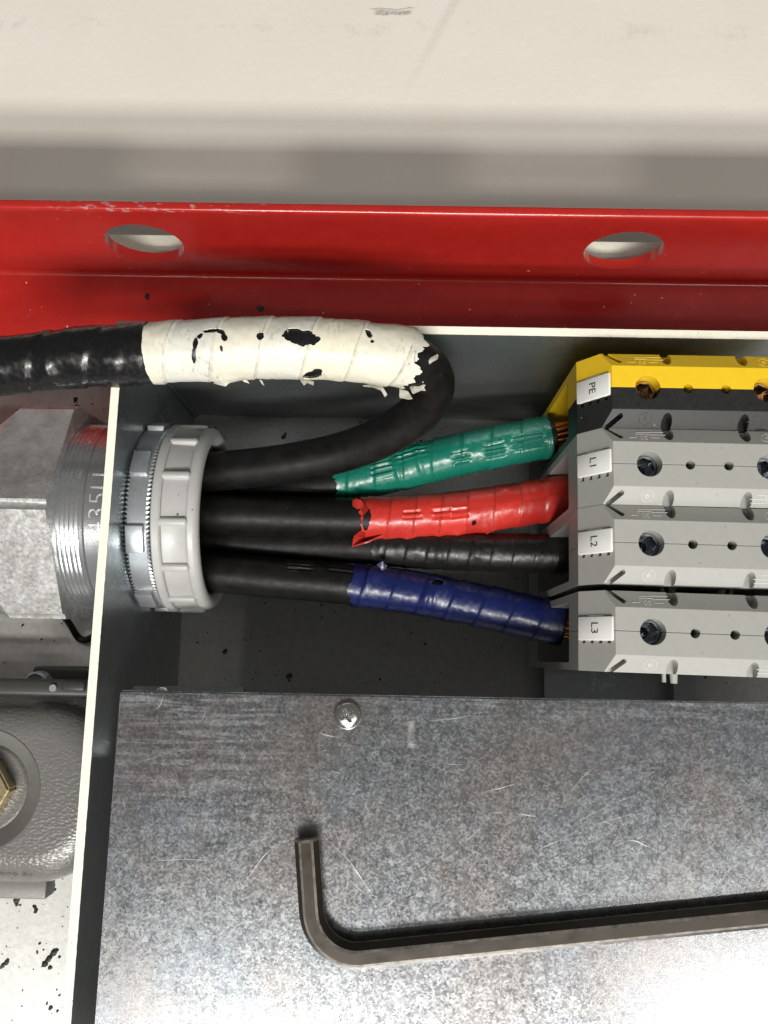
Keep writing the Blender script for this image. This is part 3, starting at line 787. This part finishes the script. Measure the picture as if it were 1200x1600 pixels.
# --- black taped cable
kp = Path(pts3([(205, 838, 32), (320, 845, 33), (450, 850, 35), (560, 853, 37), (650, 858, 39), (760, 863, 41), (905, 866, 43)]), .4)
kc = thing('black_taped_cable', 'cable wrapped all in black tape between the red and the blue taped ones', 'cable', kp.p[0])
obj('jacket', tube(kp, 0, kp.L, jacket_r(5.3, 9), 40, .8), 'rubber', kc, 60)
lum = [(kp.s_at(x), theta_at(kp, x, y, kp.s_at(x)), 1.2, .5, .35) for x, y in ((630, 845), (655, 846), (690, 870), (745, 862), (600, 850))]
bmk = tube(kp, kp.s_at(585), kp.L, tape_r(5.5, 6.0, .28, .10, 4, lum), 88, .35, (1.2, 0), 12, None, (False, False))
bmesh.ops.solidify(bmk, geom=bmk.faces[:], thickness=.25); obj('black_tape', bmk, 'bdirt', kc, 50)

# --- blue taped cable
up_ = Path(pts3([(205, 885, 40), (320, 893, 40), (430, 903, 40), (545, 913, 40), (640, 925, 40), (740, 944, 41), (830, 964, 42), (884, 977, 43)]), .4)
uc = thing('blue_taped_cable', 'black cable with dark blue tape, the lowest of the bundle', 'cable', up_.p[0])
gr = [mark(up_, 468, 884, 4.2, .34, 30), mark(up_, 480, 884, 2.5, .34, 30), mark(up_, 535, 888, 5, .25, 26)]
obj('jacket', tube(up_, 0, up_.L, jacket_r(5.85, 12, gr), 120, .35), 'rubber', uc, 60)
lum = [(up_.s_at(590), theta_at(up_, 590, 897, up_.s_at(590)), 2.4, .35, .8), (up_.s_at(575), theta_at(up_, 575, 900, up_.s_at(575)), .8, .5, .7), (up_.s_at(690), theta_at(up_, 690, 915, up_.s_at(690)), 2.4, .4, .7), (up_.s_at(668), theta_at(up_, 668, 930, up_.s_at(668)), 1.0, .5, .5), (up_.s_at(680), theta_at(up_, 680, 928, up_.s_at(680)), .6, .4, .4)]
UH = [(684, 909, 9, 4, -.2)]
def uhole(px, py):
    for cx, cy, rx, ry, a in UH:
        if ((px-cx)/rx)**2+((py-cy)/ry)**2 < 1+.9*nz(px*.2, py*.2, cx): return True
    return False
bmu = tube(up_, up_.s_at(551), up_.L-1.0, tape_r(6.15, 8.5, .28, .12, 6, lum), 96, .33, (1.5, .6), 21, uhole, (False, False))
bmesh.ops.solidify(bmu, geom=bmu.faces[:], thickness=.25); obj('blue_tape', bmu, 'utape', uc, 50)
flap('torn_shred', [(588, 882, 46), (598, 877, 47), (605, 884, 46), (598, 892, 46)], 'utape', uc, .4)
strands(uc, up_.p[-1]+Vector((-1, 0, 0)), up_.t[-1], 13, .62, 10, 1.5)

# ================================================================== TERMINAL BLOCKS
ZT, HW, HX = 91.0, 9.22, 28.7
def half_bm():
    bm = bmesh.new(); box(bm, (-HX, .05, 9), (HX, HW, ZT))
    def cut(p, nrm):
        r = bmesh.ops.bisect_plane(bm, geom=bm.verts[:]+bm.edges[:]+bm.faces[:], plane_co=p, plane_no=nrm, clear_outer=True)
        es = [e for e in r['geom_cut'] if isinstance(e, bmesh.types.BMEdge)]
        bmesh.ops.contextual_create(bm, geom=es)
    cut((0, 5.35, ZT), Vector((0, 2.75, 3.85)))
    cut((-22.3, 0, ZT), Vector((-9.0, 0, 6.4))); cut((22.3, 0, ZT), Vector((9.0, 0, 6.4)))
    bmesh.ops.recalc_face_normals(bm, faces=bm.faces)
    cuts = []
    def C_(c, r, h, n=40, sc=(1, 1)):
        cb = bmesh.new(); cyl(cb, c, r, h, 'z', n, scale=sc); cuts.append(cb)
    for x in (-13.9, 13.9): C_((x, 0, 84), 2.95, 30, 48)
    for x in (-4.4, 4.5): C_((x, 0, 84), 1.08, 30, 28)
    for x in (-8.9, 9.2): C_((x, 8.1, 89.0), 1.25, 5.2, 32, (1, 1.7))
    for sx in (-1, 1):
        cb = bmesh.new(); box(cb, (-2.3, -.55, -1.6), (2.3, .55, 3), .4, 2)
        xform(cb, Matrix.Translation((sx*21.6, 7.9, 88.2)) @ Matrix.Rotation(sx*radians(40), 4, 'Z')); cuts.append(cb)
        cb = bmesh.new(); box(cb, (sx*30-12, -2, 26), (sx*30+12, 7.4, 71.5), .8, 2); cuts.append(cb)
    # rack of small notches beside the marker, on one end of each shell
    for k in range(4):
        t = .13+.245*k; x = 28.3-5.0*t; z = ZT-9.0*(28.7-0-x)/5.3*1.0
        x = 28.5-5.9*t; z = 82+9.0*(28.7-x)/6.4
        cb = bmesh.new(); box(cb, (-.52, 1.2, -1.2), (.52, 2.85, 1.2)); xform(cb, Matrix.Translation((x, 0, z-.1)) @ Matrix.Rotation(radians(54.6), 4, 'Y')); cuts.append(cb)
    return boolean(bm, cuts)
def slope_m(x, y_in, s=1):
    """frame on the sloped side face: local x along the block, local y up the slope"""
    # slope plane through (y=5.35,z=ZT) with normal (0,2.75,3.85)
    n = Vector((0, 2.75, 3.85)).normalized(); d = Vector((0, 3.85, -2.75)).normalized()
    base = Vector((x, 5.35, ZT)) + d*y_in
    return Matrix.Translation(base) @ basis(Vector((1, 0, 0)), d, n)
def mark_bm():
    out = bmesh.new()
    X0 = -14.2
    # stepped line diagram and digits on the left, hexagon with 6 on the right
    def seg(x0, y0, x1, y1, w_=.2):
        b = bmesh.new(); a = atan2(y1-y0, x1-x0); L = math.hypot(x1-x0, y1-y0)
        box(b, (-L/2-w_/2, -w_/2, -.07), (L/2+w_/2, w_/2, .07)); m = slope_m((x0+x1)/2, (y0+y1)/2) @ Matrix.Rotation(a, 4, 'Z'); merge(out, xform(b, m))
    for (x0, y0, x1, y1) in [(a, 4.5-b, c, 4.5-d) for a, b, c, d in ((-4.0, 3.0, -2.3, 3.0), (-2.3, 3.0, -2.3, 1.35), (-2.3, 1.7, .8, 1.7), (-2.0, 1.1, .8, 1.1), (.8, .95, 4.2, .95), (.8, 1.9, 4.5, 1.9), (1.0, 3.0, 3.0, 3.0), (1.0, 2.0, 1.0, 3.0))]:
        seg(X0+x0, y0, X0+x1, y1)
    b = text_bm('50', 1.9, .07); merge(out, xform(b, slope_m(X0-.6, 1.55) @ Matrix.Rotation(pi, 4, 'Z') @ Matrix.Diagonal((1, 1, 1, 1))))
    X1 = 14.3
    for k in range(6):
        a0, a1 = radians(30+60*k), radians(90+60*k); seg(X1+1.6*cos(a0), 2.3+1.6*sin(a0), X1+1.6*cos(a1), 2.3+1.6*sin(a1), .14)
    b = text_bm('6', 2.2, .07); merge(out, xform(b, slope_m(X1, 2.3) @ Matrix.Rotation(pi, 4, 'Z') @ Matrix.Diagonal((1, 1, 1, 1))))
    return out
def peg_bm():
    b = bmesh.new(); cyl(b, (5.9, HW+1.0, 80), .95, 2.4, 'y', 20, .8); cyl(b, (8.2, HW+.9, 80), .5, 2.2, 'y', 14); return b
def screw_bm():
    bm = bmesh.new(); lathe(bm, [(70, .001), (70, 2.86), (87.2, 2.86), (87.5, 2.6), (87.5, .001)], (0, 0, 0), 'z', 40, close=False)
    cb = bmesh.new(); cyl(cb, (0, 0, 86.0), 2.4, 6.0, 'z', 6)
    cb2 = bmesh.new(); cyl(cb2, (0, 0, 82.6), .05, 1.4, 'z', 24, 1.7)
    return boolean(bm, [cb, cb2])
def tag_bm():
    b = bmesh.new(); box(b, (-5.2, -2.75, -.5), (5.0, 2.75, .55), .28, 2)
    b2 = bmesh.new(); box(b2, (-2.4, 2.6, -.4), (2.2, 3.1, .2), .1, 1); merge(b, b2)
    return b
halfmesh = None
protos = {}
def block(label, txt, cy, x0, rz, cols, screwmat, group, dz=0, pegs=(), tagdy=.4, rzs=(.3, .9)):
    tb = thing('terminal_block', label, 'terminal block', (x0, cy, 0), rz, group)
    def part(key, name, build, mat, m=Matrix(), parent=tb, smooth=30):
        if key not in protos:
            tmp = obj(name, build(), mat, parent, smooth, local=True); protos[key] = tmp.data; o_ = tmp
        else:
            o_ = bpy.data.objects.new(name, protos[key]); link(o_, parent)
        mm = m.copy(); mm.translation = m.translation*S; o_.matrix_local = mm
        o_.material_slots[0].link = 'OBJECT'; o_.material_slots[0].material = M[mat]
        return o_
    F180 = Matrix.Rotation(pi, 4, 'Z')
    hb = part('half', 'housing_half', half_bm, cols[0])
    ha = part('half', 'housing_half', half_bm, cols[1], F180)
    em = {'tgrey': 'emboss', 'tyellow': 'embossy', 'tblack': 'embossd'}
    part('mark', 'raised_mark', mark_bm, em[cols[0]], Matrix(), hb, None)['kind'] = 'stuff'
    part('mark', 'raised_mark', mark_bm, em[cols[1]], Matrix(), ha, None)['kind'] = 'stuff'
    for p in pegs:
        part('peg', 'peg', peg_bm, cols[0] if p > 0 else cols[1], Matrix(), hb if p > 0 else ha)
    for x, r in zip((-13.9, 13.9), rzs):
        part('screw', 'clamp_screw', screw_bm, screwmat, Matrix.Translation((x, 0, 0)) @ Matrix.Rotation(r, 4, 'Z'))
    # marker tag lies on the sloped end face
    slope = basis(Vector((6.4, 0, 9.0)).normalized(), Vector((0, 1, 0)), Vector((-9.0, 0, 6.4)).normalized())
    tm = Matrix.Translation((-25.5, tagdy, 86.5)) @ slope
    tg = part('tag', 'marker_tag', tag_bm, 'tag', tm)
    o_ = obj('lettering', xform(text_bm(txt, 2.9, .02), Matrix.Translation((-.2, .1, .57)) @ Matrix.Rotation(-pi/2, 4, 'Z')), 'ink', tg, None, local=True)
    return tb
G = 'terminal blocks in a row on the rail'
block('yellow and black terminal block marked PE', 'PE', 63.9, 73.4, radians(-.1), ('tyellow', 'tblack'), 'screwwarm', G, pegs=(1,), tagdy=1.0, rzs=(.45, .1))
block('grey terminal block marked L1, right beside the yellow one', 'L1', 45.35, 73.2, radians(-.3), ('tgrey', 'tgrey'), 'screwdark', G, tagdy=.9, rzs=(.25, .7))
block('grey terminal block marked L2, between L1 and the separate one', 'L2', 26.75, 73.0, radians(-.55), ('tgrey', 'tgrey'), 'screwdark', G, pegs=(-1,), tagdy=.6, rzs=(.55, .3))
block('grey terminal block marked L3, set slightly apart from the other three', 'L3', 6.55, 72.7, radians(-.95), ('tgrey', 'tgrey'), 'screwdark', G, pegs=(-1, 1), tagdy=.5, rzs=(.7, .2))
bm = bmesh.new()
extrude_poly(bm, [Vector((x, -60, z)) for x, z in ((55, .2), (91, .2), (91, 7.6), (97, 7.6), (97, 8.6), (90, 8.6), (90, 1.4), (56, 1.4), (56, 8.6), (49, 8.6), (49, 7.6), (55, 7.6))], (0, 138, 0))
o = obj('mounting_rail', bm, 'wall', None, 30); tag(o, 'metal rail on the box bottom carrying the terminal blocks', 'rail')

# ================================================================== GREY CONNECTOR HOUSING
CCX, CCY = at(-27, 1233, 40).xy
ch = thing('connector_housing', 'dark grey textured connector housing left of the box wall', 'connector', (-110, -38, 7.8))
def rounded_block(x0, y0, x1, y1, r, zs, n=9):
    """stack of rounded rectangles: zs = (z, inset)"""
    bm = bmesh.new(); rings = []
    for z, ins in zs:
        rr = max(.4, r-ins*.85); ring = []
        for cx, cy, a0 in ((x1-ins-rr, y1-ins-rr, 0), (x0+ins+rr, y1-ins-rr, 90), (x0+ins+rr, y0+ins+rr, 180), (x1-ins-rr, y0+ins+rr, 270)):
            for k in range(n):
                a = radians(a0+90*k/(n-1)); ring.append(bm.verts.new((cx+rr*cos(a), cy+rr*sin(a), z)))
        rings.append(ring)
    m = len(rings[0])
    for A, B in zip(rings, rings[1:]):
        for k in range(m): bm.faces.new((A[k], A[(k+1) % m], B[(k+1) % m], B[k]))
    bm.faces.new(rings[0][::-1]); bm.faces.new(rings[-1])
    return bm
bm = rounded_block(-190, -64.6, -75.6, -14.0, 22, [(12, -.4), (20, -.2), (33, .6)]+[(33+8*sin(radians(a)), .6+9*(1-cos(radians(a)))) for a in range(10, 91, 10)])
cb = bmesh.new(); lathe(cb, [(37.5, .001), (37.5, 16.2), (44, 16.8), (44, .001)], (CCX, CCY, 0), 'z', 96, close=False)
bm = boolean(bm, [cb])
obj('hood', bm, 'conn', ch, 30)
bm = bmesh.new(); lathe(bm, [(30, 2), (37.6, 16.4), (40.6, 16.7), (41.1, 16.3), (40.6, 15.6), (38.9, 12.6), (38.0, 11.6), (37.6, 2)], (CCX, CCY, 0), 'z', 96); obj('ring', bm, 'conn2', ch, 30)
bm = bmesh.new(); lathe(bm, [(36, .01), (36, 12.0), (38.5, 11.9), (38.9, 11.3), (38.9, .01)], (CCX, CCY, 0), 'z', 64, close=False); obj('boss', bm, 'conn', ch, 30)
bm = bmesh.new(); cyl(bm, (CCX, CCY, 41), 9.2, 5.6, 'z', 6); xform(bm, Matrix.Translation((CCX, CCY, 0)) @ Matrix.Rotation(radians(33), 4, 'Z') @ Matrix.Translation((-CCX, -CCY, 0)))
bmesh.ops.bevel(bm, geom=bm.edges[:], offset=.6, segments=2, affect='EDGES'); obj('plug_nut', bm, 'brass', ch, 30)
# base flange
bm = rounded_block(-190, -66.5, -72.8, -12, 4, [(7.8, 0), (13, 0), (14, .8)])
obj('base', bm, 'conn', ch, 30)
bm = bmesh.new(); a = at(0, 1388, 30); box(bm, (-150, a.y-2.6, 24), (-96, -62, 31), .8); obj('lower_rim', bm, 'conn2', ch, 30)
# locking lever along the upper side with a pivot screw
y0 = at(0, 1086, 43).y; y1 = at(0, 1060, 43).y
bm = bmesh.new(); box(bm, (-170, y0, 36), (-82, y1, 44), 1.0, 3)
lv = obj('locking_lever', bm, 'connshade', ch, 30)
p = at(98, 1073, 44); bm = bmesh.new(); box(bm, (p.x-.2, p.y-1.2, 42), (p.x+6.5, p.y+1.7, 45.0), .8, 3); obj('latch', bm, 'connshade', lv, 30)
p = at(84, 1075, 44); bm = bmesh.new(); cyl(bm, (p.x, p.y, 44), 1.0, 1.6, 'z', 16); obj('pin', bm, 'dullzinc', lv, 30)
p = at(55, 1060, 38); bm = bmesh.new(); lathe(bm, [(34, .01), (34, 3.6), (37.5, 3.4), (38.2, 2.8), (37.8, 2.4), (37.4, .01)], (p.x, p.y-1.5, 0), 'z', 40, close=False); obj('pivot_screw', bm, 'dullzinc', ch, 30)
p = at(100, 1055, 30); bm = bmesh.new(); box(bm, (p.x-8, p.y-4, 20), (-73.5, p.y+2.6, 34), 1.2, 3); obj('bracket', bm, 'connshade', ch, 30)
# cast lettering
pa, pb = at(123, 1196, 36), at(114, 1284, 36)
bm = text_bm('HARTING', 2.3, .25)
xform(bm, Matrix.Translation(((pa.x+pb.x)/2-.1, (pa.y+pb.y)/2, 37.6)) @ Matrix.Rotation(-pi/2, 4, 'Z') @ Matrix.Rotation(radians(-35), 4, 'X') @ Matrix.Diagonal((1.05, 1, 1, 1)))
obj('cast_lettering', bm, 'conn2', ch, None)
pc = at(22, 1371, 40.6)
bm = text_bm('ono zu', 2.6, .12, -.04)
xform(bm, Matrix.Translation((pc.x, pc.y, 40.4)) @ Matrix.Rotation(radians(-2), 4, 'Z') @ Matrix.Diagonal((1.3, .9, 1, 1)))
obj('cast_lettering', bm, 'castletter', ch, None)

# ================================================================== CRUMBS
def crumb(bm, c, r, seed, flat=.45, ax=1., rz=0):
    n0 = len(bm.verts); r_ = bmesh.ops.create_icosphere(bm, subdivisions=2, radius=1)
    for v in r_['verts']:
        d = v.co.copy(); k = 1+.55*nz(d.x*1.6+seed, d.y*1.6, d.z*1.6)+.3*nz(d.x*4+seed, d.y*4, d.z*4)
        q = Vector((d.x*k*r*ax, d.y*k*r, max(-.2, d.z*k)*r*flat)); q.rotate(Matrix.Rotation(rz, 3, 'Z'))
        v.co = Vector(c)+q+Vector((0, 0, r*flat*.2))
def scatter(name, label, cat, z, region, n, rr, mat='crumb'):
    bm = bmesh.new(); i = 0
    while i < n:
        x, y = random.uniform(region[0], region[2]), random.uniform(region[1], region[3]); p = at(x, y, z)
        crumb(bm, p, random.choice((.12, .15, .2, .28, rr)), i*3.3, .5, random.uniform(.7, 1.9), random.uniform(0, 6)); i += 1
    o = obj(name, bm, mat, None, 40, kind='stuff'); o['label'] = label; o['category'] = cat
ci = [0]
def bits(name, label, pieces, z, grp, mat='crumb'):
    bm = bmesh.new(); c0 = at(*pieces[0][:2], z)
    for (x, y, r, ax, rz) in pieces: ci[0] += 1; crumb(bm, at(x, y, z), r, ci[0]*5.1, .5, ax, rz)
    o = obj(name, bm, mat, None, 40); tag(o, label, 'debris', grp)
GR = 'black rubber crumbs lying about'
ZP = 7.85
bits('rubber_crumb', 'long jagged black crumb on the bright plate at the lower left', [(70, 1506, .9, 1.2, .5), (76, 1498, .8, 1.6, .9), (84, 1489, .9, 1.3, .6), (88, 1485, .6, 1.3, .2), (78, 1512, .6, 1.2, .1), (93, 1495, .4, 1, 0)], ZP, GR)
bits('rubber_crumb', 'small black crumb at the left border, left of the long jagged one', [(10, 1504, .7, 1.1, .5), (5, 1508, .6, 1.5, .7), (12, 1500, .5, 1, 0)], ZP, GR)
bits('rubber_crumb', 'chunky black crumb just below the rim of the connector housing', [(26, 1406, 1.0, 1.2, 1.2), (26, 1413, .6, 1.0, .2)], ZP, GR)
bits('rubber_crumb', 'curled black crumb below the connector housing', [(54, 1417, .55, 1.3, -.6), (56, 1423, .55, 1.4, 1.2)], ZP, GR)
bits('rubber_crumb', 'forked black crumb right of the connector housing corner', [(82, 1379, .4, 1, 0), (83, 1386, .5, 1.6, 1.2), (81, 1391, .5, 1.4, .5), (86, 1390, .4, 1, 0)], ZP, GR)
bits('rubber_crumb', 'small oval black crumb near the bottom of the bright plate', [(79, 1575, .6, 1.2, 1.3)], ZP, GR)
bits('rubber_crumb', 'triangular black crumb on the box bottom above the looping cable', [(443, 683, .8, 1.1, 1.0), (446, 678, .5, 1.4, 1.3)], .02, GR)
bits('rubber_crumb', 'black crumb on the plate beside the upper left of the nut', [(9, 664, .9, 1.1, .2), (13, 667, .6, 1, 1)], ZP, GR)
bits('rubber_crumb', 'black crumb on the plate right above the nut', [(118, 625, .7, 1.3, 1.3)], ZP, GR)
bits('rubber_crumb', 'black crumb in the dark of the box just above the cover', [(452, 1057, .8, 1.3, .4)], .02, GR)
bits('rubber_crumb', 'black crumb on the box bottom below the blue taped cable', [(352, 1018, .7, 1.3, 1)], .02, GR)
bits('rubber_crumb', 'black crumb stuck on the lower flange of the red beam', [(230, 463, .7, 1.5, 1.3), (231, 467, .5, 1, .2)], 25.0, GR)
bits('rubber_crumb', 'green crumb of tape on the red beam above the white tape', [(407, 482, .9, 1.5, .1)], 25.0, GR, 'greencrumb')
bits('rubber_crumb', 'black crumb caught between the PE and L1 terminals at the right border', [(1183, 668, .8, 1.8, .1), (1194, 664, .8, 1.5, .4), (1190, 672, .6, 1.6, 0)], 88.2, GR)
scatter('crumb_dust', 'fine black crumbs scattered over the plate left of the box', 'debris', ZP, (0, 612, 160, 1050), 45, .35)
scatter('crumb_dust', 'fine black crumbs scattered on the bright plate at the lower left', 'debris', ZP, (0, 1405, 105, 1595), 20, .3)
scatter('crumb_dust', 'fine black crumbs on the box bottom around the cables', 'debris', .02, (305, 655, 860, 1070), 60, .35)
scatter('crumb_dust', 'pale specks of dust on the lower flange of the red beam', 'debris', 25.02, (0, 440, 1200, 510), 18, .2, 'scratch')
